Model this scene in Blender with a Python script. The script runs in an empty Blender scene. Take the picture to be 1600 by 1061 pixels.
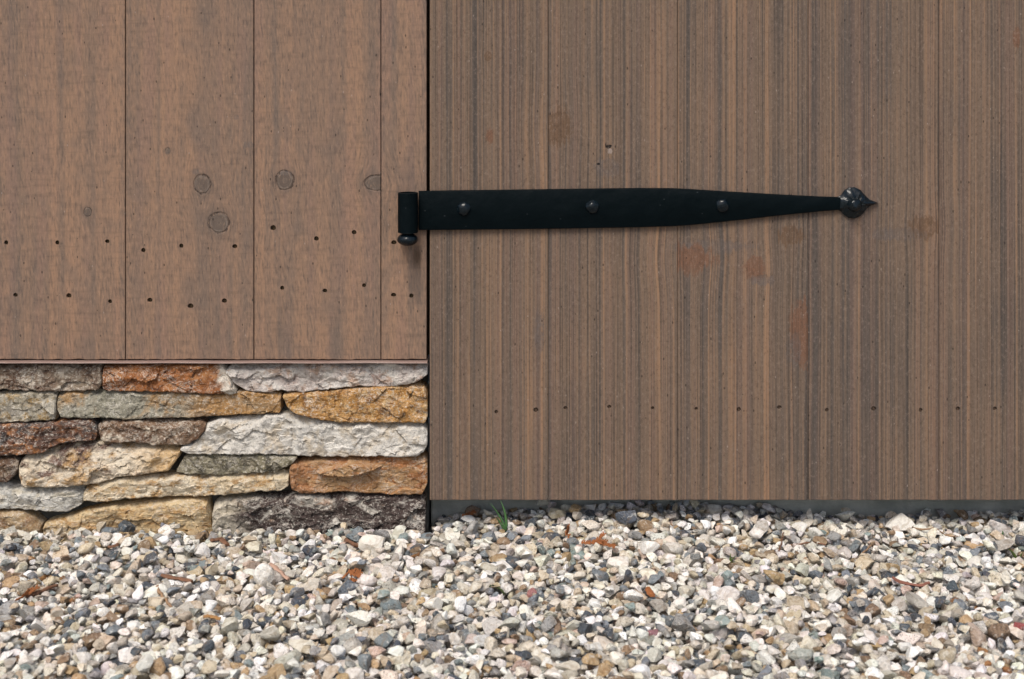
import bpy, bmesh, math, random
import numpy as np
from mathutils import Vector, Matrix, noise as mn

C = bpy.context.scene.collection
SC = bpy.context.scene
R = math.radians
rnd = random.Random(7)

# ------------------------------------------------------------------ camera, sky, sun, exposure
F, HY, D = 2200.0, 60.0, 1.65          # focal length in photo pixels, horizon row, distance to the wall face
S = D / F                              # metres per photo pixel on the wall face (y = 0)
ZC = (828.0 - HY) * S                  # lens height over the gravel
cam_d = bpy.data.cameras.new("camera"); cam = bpy.data.objects.new("camera", cam_d); C.objects.link(cam)
cam.location = (0, -D, ZC); cam.rotation_euler = (R(90), 0, 0)
cam_d.lens = F / 1600 * 36; cam_d.sensor_width = 36; cam_d.sensor_fit = 'HORIZONTAL'
cam_d.shift_y = -(530.5 - HY) / 1600
cam_d.clip_start = 0.05; cam_d.clip_end = 500
cam_d.dof.use_dof = True; cam_d.dof.focus_distance = D - 0.02; cam_d.dof.aperture_fstop = 9
SC.camera = cam

SUN_EL, SUN_ROT = R(56), R(-160)
w = bpy.data.worlds.new("World"); SC.world = w; w.use_nodes = True
nt = w.node_tree; bg = nt.nodes["Background"]
sky = nt.nodes.new("ShaderNodeTexSky"); sky.sky_type = 'NISHITA'; sky.sun_disc = False
sky.sun_elevation = SUN_EL; sky.sun_rotation = SUN_ROT
sky.air_density = 1.0; sky.dust_density = 4.0; sky.ozone_density = 0.6
nt.links.new(sky.outputs[0], bg.inputs[0]); bg.inputs[1].default_value = 0.097
sd = bpy.data.lights.new("sun", 'SUN'); sun = bpy.data.objects.new("sun", sd); C.objects.link(sun)
sd.energy = 1.75; sd.angle = R(25); sd.color = (1, .955, .885)
sv = Vector((math.sin(SUN_ROT) * math.cos(SUN_EL), math.cos(SUN_ROT) * math.cos(SUN_EL), math.sin(SUN_EL)))
sun.rotation_euler = sv.to_track_quat('Z', 'Y').to_euler(); sun.location = sv * 5
SC.view_settings.view_transform = 'Standard'; SC.view_settings.look = 'None'
SC.view_settings.gamma = 1; SC.view_settings.exposure = 0.62


def X(px, y=0.0): return (px - 800) * (D + y) / F
def Z(py, y=0.0): return ZC - (py - HY) * (D + y) / F
def ground(px, py, z=0.0):
    d = (ZC - z) * F / (py - HY)
    return (px - 800) * d / F, d - D


# ------------------------------------------------------------------ object helpers
def link(name, me, m=None, parent=None):
    o = bpy.data.objects.new(name, me); C.objects.link(o)
    if m: me.materials.append(m)
    if parent: o.parent = parent
    return o
def from_bm(name, bm, m=None, parent=None, smooth=False, off=(0, 0, 0)):
    if any(off): bmesh.ops.translate(bm, verts=bm.verts, vec=Vector(off))
    bmesh.ops.recalc_face_normals(bm, faces=bm.faces)
    for f in bm.faces: f.smooth = smooth
    me = bpy.data.meshes.new(name); bm.to_mesh(me); bm.free()
    return link(name, me, m, parent)
def tag(o, label=None, cat=None, group=None, kind=None):
    if label: o['label'] = label
    if cat: o['category'] = cat
    if group: o['group'] = group
    if kind: o['kind'] = kind
    return o
def thing(name, loc, label, cat, group=None):
    o = bpy.data.objects.new(name, None); C.objects.link(o); o.location = loc; o.empty_display_size = .05
    return tag(o, label, cat, group, 'thing')
def smooth_by_angle(o, ang=35):
    me = o.data
    me.polygons.foreach_set('use_smooth', [True] * len(me.polygons))
    try: me.set_sharp_from_angle(angle=R(ang))
    except Exception: pass


# ------------------------------------------------------------------ node helper
class NT:
    def __init__(s, name):
        s.m = bpy.data.materials.new(name); s.m.use_nodes = True
        s.t = s.m.node_tree; s.b = s.t.nodes["Principled BSDF"]
    def put(s, sock, v):
        if isinstance(v, bpy.types.NodeSocket): s.t.links.new(v, sock)
        elif v is not None:
            if isinstance(v, (tuple, list)) and len(v) == 3 and sock.type == 'RGBA': v = (*v, 1)
            sock.default_value = v
    def math(s, op, a, b=None, c=None, clamp=False):
        n = s.t.nodes.new("ShaderNodeMath"); n.operation = op; n.use_clamp = clamp
        for i, v in enumerate((a, b, c)):
            if v is not None: s.put(n.inputs[i], v)
        return n.outputs[0]
    def mix(s, f, a, b, blend='MIX'):
        n = s.t.nodes.new("ShaderNodeMix"); n.data_type = 'RGBA'; n.blend_type = blend
        s.put(n.inputs[0], f); s.put(n.inputs[6], a); s.put(n.inputs[7], b); return n.outputs[2]
    def obj(s):
        return s.t.nodes.new("ShaderNodeTexCoord").outputs['Object']
    def vadd(s, a, b):
        n = s.t.nodes.new("ShaderNodeVectorMath"); n.operation = 'ADD'; s.put(n.inputs[0], a); s.put(n.inputs[1], b); return n.outputs[0]
    def vmul(s, a, b):
        n = s.t.nodes.new("ShaderNodeVectorMath"); n.operation = 'MULTIPLY'; s.put(n.inputs[0], a); s.put(n.inputs[1], b); return n.outputs[0]
    def sep(s, v):
        n = s.t.nodes.new("ShaderNodeSeparateXYZ"); s.put(n.inputs[0], v); return n.outputs
    def comb(s, x, y, z):
        n = s.t.nodes.new("ShaderNodeCombineXYZ")
        for i, v in enumerate((x, y, z)): s.put(n.inputs[i], v)
        return n.outputs[0]
    def noise(s, v, scale=1., detail=2., rough=.5, dist=0., w=None):
        n = s.t.nodes.new("ShaderNodeTexNoise")
        if w is not None: n.noise_dimensions = '4D'; s.put(n.inputs['W'], w)
        s.put(n.inputs['Vector'], v); s.put(n.inputs['Scale'], scale); s.put(n.inputs['Detail'], detail)
        s.put(n.inputs['Roughness'], rough); s.put(n.inputs['Distortion'], dist); return n.outputs['Fac']
    def vor(s, v, scale, feature='F1', out='Distance', rand=1.):
        n = s.t.nodes.new("ShaderNodeTexVoronoi"); n.feature = feature
        s.put(n.inputs['Vector'], v); s.put(n.inputs['Scale'], scale); s.put(n.inputs['Randomness'], rand); return n.outputs[out]
    def rng(s, v, a, b, c=0., d=1.):
        n = s.t.nodes.new("ShaderNodeMapRange"); n.interpolation_type = 'SMOOTHSTEP'
        for i, q in enumerate((v, a, b, c, d)): s.put(n.inputs[i], q)
        return n.outputs[0]
    def bump(s, h, dist, strength=1., normal=None):
        n = s.t.nodes.new("ShaderNodeBump"); s.put(n.inputs['Height'], h); n.inputs['Distance'].default_value = dist
        n.inputs['Strength'].default_value = strength
        if normal: s.put(n.inputs['Normal'], normal)
        return n.outputs[0]
    def fin(s, col=None, rough=.7, normal=None, spec=.3, metal=0.):
        if col is not None: s.put(s.b.inputs['Base Color'], col)
        s.put(s.b.inputs['Roughness'], rough); s.put(s.b.inputs['Specular IOR Level'], spec); s.put(s.b.inputs['Metallic'], metal)
        if normal: s.put(s.b.inputs['Normal'], normal)
        return s.m


def simple(name, col, rough=.7, var=.25, scale=80., bump=.0006, bscale=300., spec=.3, metal=0.):
    k = NT(name); v = k.obj()
    n = k.noise(v, scale, 4, .6)
    c = k.mix(n, tuple(x * (1 - var) for x in col), tuple(min(1, x * (1 + var)) for x in col))
    nm = k.bump(k.noise(v, bscale, 4, .6), bump) if bump else None
    return k.fin(c, rough, nm, spec, metal)


# ------------------------------------------------------------------ wood: growth streaks, saw marks and knots at their places on the boards
def wood(name, off, knots, sawn, stains=()):
    k = NT(name)
    p = k.vadd(k.obj(), off)
    x, y, z = k.sep(p)
    oi = k.t.nodes.new("ShaderNodeObjectInfo").outputs['Random']
    w = k.math('MULTIPLY', oi, 37.)
    xw = x; knot_cols = []
    for (cx, cz, rx, rz, typ, *_) in knots:                 # grain parts around each knot
        if typ in ('grey', 'hole', 'pale'): continue
        dx = k.math('SUBTRACT', x, cx); dz = k.math('SUBTRACT', z, cz)
        a = k.math('DIVIDE', dx, rx * 1.6); b = k.math('DIVIDE', dz, rz * 2.2)
        d2 = k.math('ADD', k.math('MULTIPLY', a, a), k.math('MULTIPLY', b, b))
        wv = k.math('POWER', 2.718, k.math('MULTIPLY', d2, -1.))
        xw = k.math('SUBTRACT', xw, k.math('MULTIPLY', k.math('MULTIPLY', dx, wv), .75 if sawn else .16))
    wob = k.math('MULTIPLY', k.math('SUBTRACT', k.noise(k.comb(k.math('MULTIPLY', x, 9.), 0., k.math('MULTIPLY', z, 3.5)), 1., 2, .5, w=w), .5), .006 if sawn else .0022)
    xw = k.math('ADD', xw, wob)
    def st(sx, sz, det=2., ro=.5, dw=0.):
        return k.noise(k.comb(k.math('MULTIPLY', xw, sx), dw, k.math('MULTIPLY', z, sz)), 1., det, ro, w=w)
    if sawn:
        broad = st(20., .6, 3., .55)
        mid = st(110., 1.6, 3., .6)
        slant = k.math('ADD', xw, k.math('MULTIPLY', z, .07))
        dash = k.noise(k.comb(k.math('MULTIPLY', slant, 520.), 0., k.math('MULTIPLY', z, 80.)), 1., 3, .6, w=w)
        cloud = k.noise(k.comb(k.math('MULTIPLY', x, 30.), 3., k.math('MULTIPLY', z, 16.)), 1., 3, .55, w=w)
        t = k.math('ADD', k.math('ADD', k.math('MULTIPLY', broad, .30), k.math('MULTIPLY', mid, .28)), k.math('ADD', k.math('MULTIPLY', dash, .22), k.math('MULTIPLY', cloud, .20)))
        c = k.mix(k.rng(t, .33, .62), GREY_S, ORANGE_S)
        pk = k.noise(k.comb(k.math('MULTIPLY', x, 55.), 8., k.math('MULTIPLY', z, 4.)), 1., 3, .6, w=w)
        c = k.mix(k.math('MULTIPLY', k.rng(pk, .48, .66), .38), c, PINK_S)
        bd = k.rng(k.math('ABSOLUTE', k.math('SUBTRACT', st(15., .35, 2., .5, 21.), .5)), .05, .0)
        c = k.mix(k.math('MULTIPLY', k.math('MULTIPLY', bd, k.rng(cloud, .35, .6)), .6), c, GREY_S)
        c = k.mix(k.math('MULTIPLY', k.rng(cloud, .53, .68), .5), c, GREY_S)
        dk = k.rng(dash, .30, .50)
        fine = k.noise(k.vmul(p, (1., 1., .35)), 420., 3, .65)
        rip = k.noise(k.comb(k.math('MULTIPLY', x, 35.), 0., k.math('MULTIPLY', z, 230.)), 1., 2, .5, w=w)
        def post(c):
            c = k.mix(k.math('MULTIPLY', k.math('SUBTRACT', 1., dk), .48), c, DARK_S)
            c = k.mix(k.math('MULTIPLY', k.rng(dash, .55, .72), .30), c, LITE_S)
            c = k.mix(k.math('MULTIPLY', k.rng(rip, .5, .3), .22), c, DARK_S)
            c = k.mix(k.math('MULTIPLY', k.rng(fine, .54, .70), .35), c, LITE_S)
            return k.mix(k.math('MULTIPLY', k.rng(fine, .46, .30), .45), c, DARK_S)
        h = k.math('ADD', k.math('MULTIPLY', dash, 1.), k.math('MULTIPLY', fine, .35))
        hdist = .0006
    else:
        broad = st(38., .35, 2., .5)
        mid = st(150., .4, 2., .6, 5.)
        tone = k.math('MULTIPLY', k.math('SUBTRACT', oi, .5), .045)
        line = st(430., 1.6, 3., .62, 9.)
        thin = st(900., 4., 3., .65, 13.)
        cloud = k.noise(k.comb(k.math('MULTIPLY', x, 14.), 3., k.math('MULTIPLY', z, 7.)), 1., 3, .55, w=w)
        t = k.math('ADD', k.math('ADD', k.math('MULTIPLY', broad, .20), k.math('MULTIPLY', mid, .40)), k.math('ADD', k.math('MULTIPLY', line, .36), k.math('MULTIPLY', cloud, .18)))
        t = k.math('ADD', t, tone)
        c = k.mix(k.rng(t, .46, .58), GREY_D, MID_D)
        c = k.mix(k.rng(t, .57, .72), c, ORANGE_D)
        c = k.mix(k.math('MULTIPLY', k.rng(line, .57, .68), .35), c, ORANGE_D)
        pk = k.noise(k.comb(k.math('MULTIPLY', xw, 90.), 8., k.math('MULTIPLY', z, .8)), 1., 3, .6, w=w)
        c = k.mix(k.math('MULTIPLY', k.rng(pk, .48, .64), .45), c, PINK_D)
        dk = k.rng(k.math('ADD', k.math('MULTIPLY', line, .6), k.math('MULTIPLY', thin, .4)), .34, .52)
        fine = k.noise(k.vmul(p, (1., 1., .6)), 420., 3, .7)
        def post(c):
            c = k.mix(k.math('MULTIPLY', k.math('SUBTRACT', 1., dk), .52), c, DARK_D)
            c = k.mix(k.math('MULTIPLY', k.rng(fine, .53, .70), .38), c, GREY_L)
            return k.mix(k.math('MULTIPLY', k.rng(fine, .46, .30), .38), c, DARK_D)
        h = k.math('ADD', k.math('ADD', k.math('MULTIPLY', line, 1.2), k.math('MULTIPLY', mid, 1.)), k.math('MULTIPLY', fine, .25))
        hdist = .0011
    for (cx, cz, rx, rz, typ, *cut) in knots:
        dx = k.math('DIVIDE', k.math('SUBTRACT', x, cx), rx); dz = k.math('DIVIDE', k.math('SUBTRACT', z, cz), rz)
        r = k.math('SQRT', k.math('ADD', k.math('MULTIPLY', dx, dx), k.math('MULTIPLY', dz, dz)))
        wn = k.noise(k.vmul(k.vadd(p, (cx * 3, 0, cz)), (1., 1., .8)), 1.5 / rx, 7, .72)
        r = k.math('ADD', r, k.math('MULTIPLY', k.math('SUBTRACT', wn, .5), .45 if typ == 'ring' else 2.1))
        if typ not in ('ring', 'hole', 'pale'): r = k.math('ADD', r, k.math('MULTIPLY', k.math('SUBTRACT', k.noise(k.comb(k.math('MULTIPLY', xw, 260.), cx * 9, k.math('MULTIPLY', z, 14.)), 1., 3, .65), .5), 1.7))
        if len(cut) == 2: r = k.math('ADD', r, k.math('MULTIPLY', k.math('LESS_THAN', x, cut[0]), 9.))
        elif cut: r = k.math('ADD', r, k.math('MULTIPLY', k.math('GREATER_THAN', x, cut[0]), 9.))
        inside = k.rng(r, 1.12, .8) if typ == 'ring' else k.rng(r, 1.15, .90)
        rings = k.noise(k.comb(k.math('MULTIPLY', r, 9. if typ == 'ring' else 6.), k.math('MULTIPLY', wn, 2.), cx * 50), 1., 3, .6)
        if typ == 'ring':
            halo = k.rng(k.math('ADD', r, k.math('MULTIPLY', wn, .8)), 2.5, 1.2)
            c = k.mix(k.math('MULTIPLY', halo, .45), c, (.10, .08, .068))
            c = k.mix(k.math('MULTIPLY', inside, .85), c, k.mix(rings, (.050, .040, .034), (.185, .142, .114)))
            edge = k.rng(k.math('ABSOLUTE', k.math('SUBTRACT', r, 1.)), .15, .02)
            part = k.rng(k.noise(p, 150., 2, .5), .44, .58)
            c = k.mix(k.math('MULTIPLY', k.math('MULTIPLY', edge, part), .8), c, (.03, .021, .017))
            lite = k.rng(k.math('ABSOLUTE', k.math('SUBTRACT', r, .8)), .12, .03)
            c = k.mix(k.math('MULTIPLY', k.math('MULTIPLY', lite, k.math('SUBTRACT', 1., part)), .22), c, (.33, .28, .24))
            h = k.math('SUBTRACT', h, k.math('MULTIPLY', edge, .9))
        elif typ == 'red':
            c = k.mix(k.math('MULTIPLY', inside, k.rng(wn, .3, .55, .45, .95)), c, k.mix(rings, (.085, .044, .028), (.235, .125, .078)))
        elif typ == 'brown':
            c = k.mix(k.math('MULTIPLY', inside, k.rng(wn, .25, .6, .3, .9)), c, k.mix(rings, (.06, .036, .022), (.19, .112, .066)))
        elif typ == 'hole':
            c = k.mix(inside, c, (.012, .009, .008)); h = k.math('SUBTRACT', h, k.math('MULTIPLY', inside, 1.5))
        elif typ == 'pale':
            c = k.mix(k.math('MULTIPLY', inside, .6), c, (.36, .30, .27))
        else:                                               # grey smear of torn fibre
            c = k.mix(k.math('MULTIPLY', inside, k.rng(wn, .3, .6, .1, .6)), c, k.mix(wn, (.05, .044, .042), (.17, .145, .135)))
    c = post(c)
    # pits and flecks
    pv = k.comb(k.math('MULTIPLY', x, 1.), k.math('MULTIPLY', w, .7), k.math('MULTIPLY', z, .5))
    pit = k.math('LESS_THAN', k.vor(pv, 95.), .075)
    c = k.mix(k.math('MULTIPLY', pit, .75), c, (.03, .022, .018))
    h = k.math('SUBTRACT', h, k.math('MULTIPLY', pit, .6))
    fl = k.math('LESS_THAN', k.vor(k.vadd(pv, (.31, .2, .77)), 80.), .05)
    c = k.mix(k.math('MULTIPLY', fl, .5), c, (.34, .28, .24))
    for (cx, cz, rx, rz, col, amt) in stains:
        dx = k.math('DIVIDE', k.math('SUBTRACT', x, cx), rx); dz = k.math('DIVIDE', k.math('SUBTRACT', z, cz), rz)
        r = k.math('SQRT', k.math('ADD', k.math('MULTIPLY', dx, dx), k.math('MULTIPLY', dz, dz)))
        r = k.math('ADD', r, k.math('MULTIPLY', k.math('SUBTRACT', st(150., 12., 3.), .5), 1.2))
        c = k.mix(k.math('MULTIPLY', k.rng(r, 1.1, .3), amt), c, col)
    return k.fin(c, .82, k.bump(h, hdist), .22)


GREY_S, ORANGE_S, DARK_S, LITE_S, PINK_S = (.138, .108, .090), (.292, .177, .113), (.082, .061, .049), (.36, .235, .16), (.235, .146, .114)
GREY_D, MID_D, ORANGE_D, DARK_D, GREY_L, PINK_D = (.095, .078, .067), (.157, .111, .080), (.290, .172, .102), (.034, .026, .022), (.25, .19, .15), (.172, .112, .087)


def box_bm(x0, x1, y0, y1, z0, z1):
    bm = bmesh.new()
    bmesh.ops.create_cube(bm, size=1)
    bmesh.ops.scale(bm, vec=(x1 - x0, y1 - y0, z1 - z0), verts=bm.verts)
    bmesh.ops.translate(bm, vec=((x0 + x1) / 2, (y0 + y1) / 2, (z0 + z1) / 2), verts=bm.verts)
    return bm
def bev(bm, wd, seg=2):
    bmesh.ops.bevel(bm, geom=list(bm.edges), offset=wd, segments=seg, profile=.5, affect='EDGES')
    return bm


def plank(parent, x0, x1, z0, z1, y0, y1, mat, nails, nail_m, ragged=0.):
    """one board with countersunk nail holes; the nails sit at the bottom of the holes"""
    bm = bev(box_bm(x0, x1, y0, y1, z0, z1), .0006, 1)
    org = parent.location
    if ragged:
        bmesh.ops.subdivide_edges(bm, edges=[e for e in bm.edges if abs(e.verts[0].co.x - e.verts[1].co.x) > .5 * (x1 - x0)], cuts=46, use_grid_fill=True)
        for v in bm.verts:
            if v.co.z < z0 + .004: v.co.z += ragged * (mn.noise(Vector((v.co.x * 160, 3, x0 * 9))) + .7 * mn.noise(Vector((v.co.x * 40, 8, x0))))
    o = from_bm('plank', bm, mat, parent, False, -Vector(org))
    if nails:
        cb = bmesh.new()
        for (nx, nz, r) in nails:
            r *= rnd.uniform(.86, 1.16)
            mtx = Matrix.Translation((nx + rnd.uniform(-.0004, .0004), y0, nz)) @ Matrix.Rotation(R(90 + rnd.uniform(-6, 6)), 4, 'X') @ Matrix.Diagonal((rnd.uniform(.85, 1.1), rnd.uniform(.85, 1.1), 1, 1))
            bmesh.ops.create_cone(cb, cap_ends=True, segments=14, radius1=r * 1.0, radius2=r * 1.0, depth=.011, matrix=mtx)
        bmesh.ops.translate(cb, verts=cb.verts, vec=-Vector(org))
        co = from_bm('cutter', cb)
        md = o.modifiers.new('b', 'BOOLEAN'); md.operation = 'DIFFERENCE'; md.solver = 'EXACT'; md.object = co
        co.parent = parent
        bpy.context.view_layer.update()
        dg = bpy.context.evaluated_depsgraph_get()
        me = bpy.data.meshes.new_from_object(o.evaluated_get(dg))
        o.modifiers.clear(); o.data = me
        bpy.data.objects.remove(co, do_unlink=True)
        for (nx, nz, r) in nails:
            nb = bmesh.new()
            bmesh.ops.create_uvsphere(nb, u_segments=10, v_segments=6, radius=r * .93)
            bmesh.ops.scale(nb, vec=(1, .3, 1), verts=nb.verts)
            from_bm('nail', nb, nail_m, o, True, (nx - org[0] + .0003, y0 + (.0040 if nail_m is nailm else .0028) - org[1], nz - org[2] - .0003))
    return o


# ================================================================== SETTING: the ground
k = NT('ground_gravel'); v = k.obj()
cell = k.vor(v, 75., 'F1', 'Color'); cs = k.sep(cell)
gc = k.mix(cs[0], (.22, .19, .16), (.58, .54, .48)); gc = k.mix(k.rng(cs[1], .75, .9), gc, (.12, .12, .13))
gd = k.vor(v, 75., 'DISTANCE_TO_EDGE', 'Distance'); gc = k.mix(k.rng(gd, .12, .0), gc, (.05, .045, .04))
gm = k.fin(gc, .85, k.bump(gd, .006), .2)
bm = bmesh.new(); bmesh.ops.create_grid(bm, x_segments=4, y_segments=4, size=60)
tag(from_bm('ground', bm, gm, None, False, (0, 0, -.022)), 'pale gravelly ground in front of the wooden wall', 'ground', None, 'structure')

# ================================================================== concrete footing under the door
k = NT('concrete'); v = k.obj()
cn = k.noise(v, 22., 5, .62); c2 = k.noise(k.vmul(v, (6., 6., 40.)), 1., 3, .6)
cc = k.mix(k.rng(cn, .3, .7), (.34, .36, .335), (.56, .57, .53)); cc = k.mix(k.math('MULTIPLY', k.rng(c2, .5, .7), .5), cc, (.20, .22, .20))
conc = k.fin(cc, .85, k.bump(k.noise(v, 160., 5, .65), .0012), .25)
FY = .066
bm = bev(box_bm(X(668), 1.6, FY, FY + .12, -.02, Z(772)), .003)
bmesh.ops.translate(bm, verts=bm.verts, vec=(-.75, -FY, .02))
o = from_bm('concrete_footing', bm, conc); o.location = (.75, FY, -.02)
tag(o, 'low grey concrete footing in the shade beneath the wooden door', 'footing', None, 'thing')

# ================================================================== left: board wall
door_nail = simple('nail_brown', (.12, .08, .055), .7, .6, 300, .0003, 900, .3)
nailm = simple('nail_rust', (.08, .055, .028), .7, .6, 300, .0003, 900, .3)
WX0 = Vector((X(330), 0, Z(560)))
ks = lambda px, py, r, r2=None, t='ring': (X(px), Z(py), r * S, (r2 or r) * S, t)
lk = [ks(445, 282, 14, 15), ks(316, 288, 13, 15), ks(342, 348, 16, 16), ks(589, 286, 20, 12) + (X(595.2),), ks(137, 331, 6, 7), ks(262, 236, 4, 5), ks(304, 268, 7, 4, 'grey'),
      ks(388, 226, 8, 5, 'grey'), ks(370, 183, 4, 4, 'grey'), ks(445, 270, 13, 4, 'grey')]
stn = [(X(652), Z(402), 9 * S, 26 * S, (.055, .034, .020), .75), (X(650), Z(440), 15 * S, 42 * S, (.075, .062, .055), .55), (X(636), Z(280), 16 * S, 55 * S, (.10, .085, .08), .35)]
wm = wood('sawn_boards', tuple(WX0), lk, True, stn)
wall = thing('plank_wall', WX0, 'brown vertical board wall with two uneven rows of nail holes above the stones', 'wall')
LN = [(10, 379), (90, 379), (168, 377), (224, 391), (283, 384), (367, 385), (427, 356), (494, 373), (553, 363), (615, 379), (24, 461), (108, 462),
      (172, 471), (234, 469), (298, 478), (351, 470), (441, 450), (508, 454), (569, 446), (615, 461), (643, 462)]
TOPZ = 1.9
for (a, b) in ((-407, -207), (-206, -5.5), (-4.5, 195.3), (196.7, 396), (397.4, 594.6), (595.8, 666.4)):
    nl = [(X(px), Z(py), 3.9 * S) for px, py in LN if a < px < b]
    plank(wall, X(a), X(b), Z(561.6), TOPZ, 0, .024, wm, nl, nailm, .0007)
backm = simple('gap_shade_backing', (.02, .016, .013), .9)  # near-black: shade of the board gaps put into the backing's colour
from_bm('backing', box_bm(X(-407), X(672.5), .026, .06, Z(562), TOPZ), backm, wall, False, -WX0)
# drip flashing: a folded metal strip that sticks out over the stones
k = NT('flashing_metal'); v = k.obj()
n1 = k.noise(k.vmul(v, (30., 30., 200.)), 1., 4, .6)
flm = k.fin(k.mix(n1, (.24, .145, .115), (.40, .31, .275)), .40, k.bump(k.noise(v, 120., 3), .0008), .5, .3)
bm = bmesh.new()
prof = [(.024, 562.6), (-.0058, 563.6), (-.0066, 564.1), (-.0068, 565.6), (-.0056, 565.8), (-.0056, 565.1), (.024, 564.2)]
N = 60; rows = []
for i in range(N + 1):
    px = -407 + (668 + 407) * i / N
    wv = .5 * mn.noise(Vector((px * .013, 1, 2)))
    rows.append([bm.verts.new((X(px), y + .0006 * mn.noise(Vector((px * .02, 4, 1))), Z(py + wv))) for y, py in prof])
for i in range(N):
    for j in range(len(prof)):
        q = (j + 1) % len(prof); bm.faces.new((rows[i][j], rows[i][q], rows[i + 1][q], rows[i + 1][j]))
bm.faces.new(rows[0]); bm.faces.new(rows[-1][::-1])
from_bm('flashing', bm, flm, wall, False, -WX0)['label'] = 'thin reddish metal flashing strip over the stones'

# ================================================================== right: plank door with its strap hinge
DX0 = Vector((X(1170), 0, Z(781)))
dk = [ks(868, 198, 26, 28, 'brown') + (X(856.6), 1), ks(765, 213, 5, 12, 'red'), ks(1112, 385, 60, 10, 'grey'), ks(763, 88, 6, 8, 'brown'), ks(948, 262, 22, 14, 'grey'), ks(1076, 403, 40, 21, 'red') + (X(1058.5), 1), ks(1178, 420, 17, 19, 'red'), ks(1236, 368, 18, 15, 'brown'),
      ks(1252, 520, 18, 50, 'red') + (X(1262.3),), ks(1444, 355, 24, 17, 'brown') + (X(1466.8),), ks(1400, 366, 42, 9, 'grey'), ks(1190, 438, 22, 8, 'grey'), ks(1240, 548, 12, 26, 'grey'), ks(842, 520, 9, 30, 'grey'), ks(1588, 60, 5, 14, 'red'),
      ks(951, 229, 4.5, 2.6, 'hole'), ks(953, 236, 3.5, 4, 'pale'), ks(935, 256, 3, 1.6, 'hole')]
dm = wood('combed_boards', tuple(DX0), dk, False)
door = thing('wooden_door', DX0, 'tall brown door of ridged vertical boards carrying a long black strap hinge', 'door')
DN = [(776, 643), (837, 640), (883, 637), (952, 635), (1020, 637), (1088, 638), (1154, 639), (1218, 636), (1292, 640), (1365, 638), (1438, 640), (1496, 638), (1554, 638)]
for (a, b) in ((671.6, 856.2), (856.9, 1058.2), (1058.7, 1262.2), (1262.7, 1466.6), (1467.3, 1671), (1671.6, 1875), (1875.6, 2080)):
    nl = [(X(px), Z(py), 3.3 * S) for px, py in DN if a < px < b]
    plank(door, X(a), X(b), Z(781), TOPZ, -.001, .030, dm, nl, door_nail, .0004)
from_bm('backing', box_bm(X(674), X(2080), .032, .044, Z(776), TOPZ), backm, door, False, -DX0)

# black iron
k = NT('black_iron'); v = k.obj()
b1 = k.noise(v, 70., 4, .6)
sc_ = k.math('LESS_THAN', k.vor(k.vmul(v, (1., 1., 1.6)), 55.), .055)
ic = k.mix(b1, (.0006, .0028, .0040), (.0012, .0042, .0056)); ic = k.mix(k.math('MULTIPLY', sc_, .4), ic, (.06, .07, .075))
iron = k.fin(ic, k.rng(b1, .3, .7, .45, .62), k.bump(k.math('ADD', k.noise(v, 45., 2), k.math('MULTIPLY', k.noise(v, 420., 3), .12)), .0022), .07)
k = NT('bolt_iron'); v = k.obj()
biron = k.fin(k.mix(k.noise(v, 200., 3), (.0015, .0045, .0068), (.0035, .008, .0115)), .22, k.bump(k.noise(v, 160., 2), .0008), .30)

def extrude_outline(pts, y0, y1, bevel=.0008):
    bm = bmesh.new()
    vs = [bm.verts.new((X(px), y0, Z(py))) for px, py in pts]
    f = bm.faces.new(vs)
    r = bmesh.ops.extrude_face_region(bm, geom=[f])
    bmesh.ops.translate(bm, verts=[q for q in r['geom'] if isinstance(q, bmesh.types.BMVert)], vec=(0, y1 - y0, 0))
    bmesh.ops.recalc_face_normals(bm, faces=bm.faces)
    ed = [e for e in bm.edges if all(abs(q.co.y - y1) < 1e-6 for q in e.verts)]
    bmesh.ops.bevel(bm, geom=ed, offset=bevel, segments=2, profile=.5, affect='EDGES')
    return bm
top = [(654.5, 298), (700, 297.2), (800, 296), (900, 294.6), (1000, 293.4), (1050, 293.6), (1080, 295.2), (1140, 299), (1220, 303.6), (1280, 306.6), (1312, 307.6)]
bot = [(1312, 327), (1280, 329.5), (1220, 335.5), (1140, 344.6), (1080, 350.6), (1050, 352.6), (1000, 354.2), (900, 356), (800, 357.4), (700, 358.2), (654.5, 358.6)]
bm = extrude_outline(top + bot, -.0012, -.0066, .0014)
hinge = from_bm('strap_hinge', bm, iron, door, False, -DX0)
hinge['label'] = 'long black iron strap hinge with a tapering blade and pointed tip'
smooth_by_angle(hinge, 40)
# rolled barrel: open tube
BXc, BR, BY = X(638.6), 15.6 * S, -.0012 - 15.6 * S
bm = bmesh.new(); n = 40; ri = BR * .72
ring = []
for (r, py) in ((BR, 360.6), (BR, 299.6), (BR * .96, 299.0), (ri, 299.0), (ri, 360.6)):
    ring.append([bm.verts.new((BXc + r * math.cos(2 * math.pi * i / n), BY + r * math.sin(2 * math.pi * i / n), Z(py))) for i in range(n)])
for a in range(5):
    for i in range(n):
        bm.faces.new((ring[a][i], ring[a][(i + 1) % n], ring[(a + 1) % 5][(i + 1) % n], ring[(a + 1) % 5][i]))
bo = from_bm('barrel', bm, iron, hinge, False, -DX0); smooth_by_angle(bo, 35)
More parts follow.
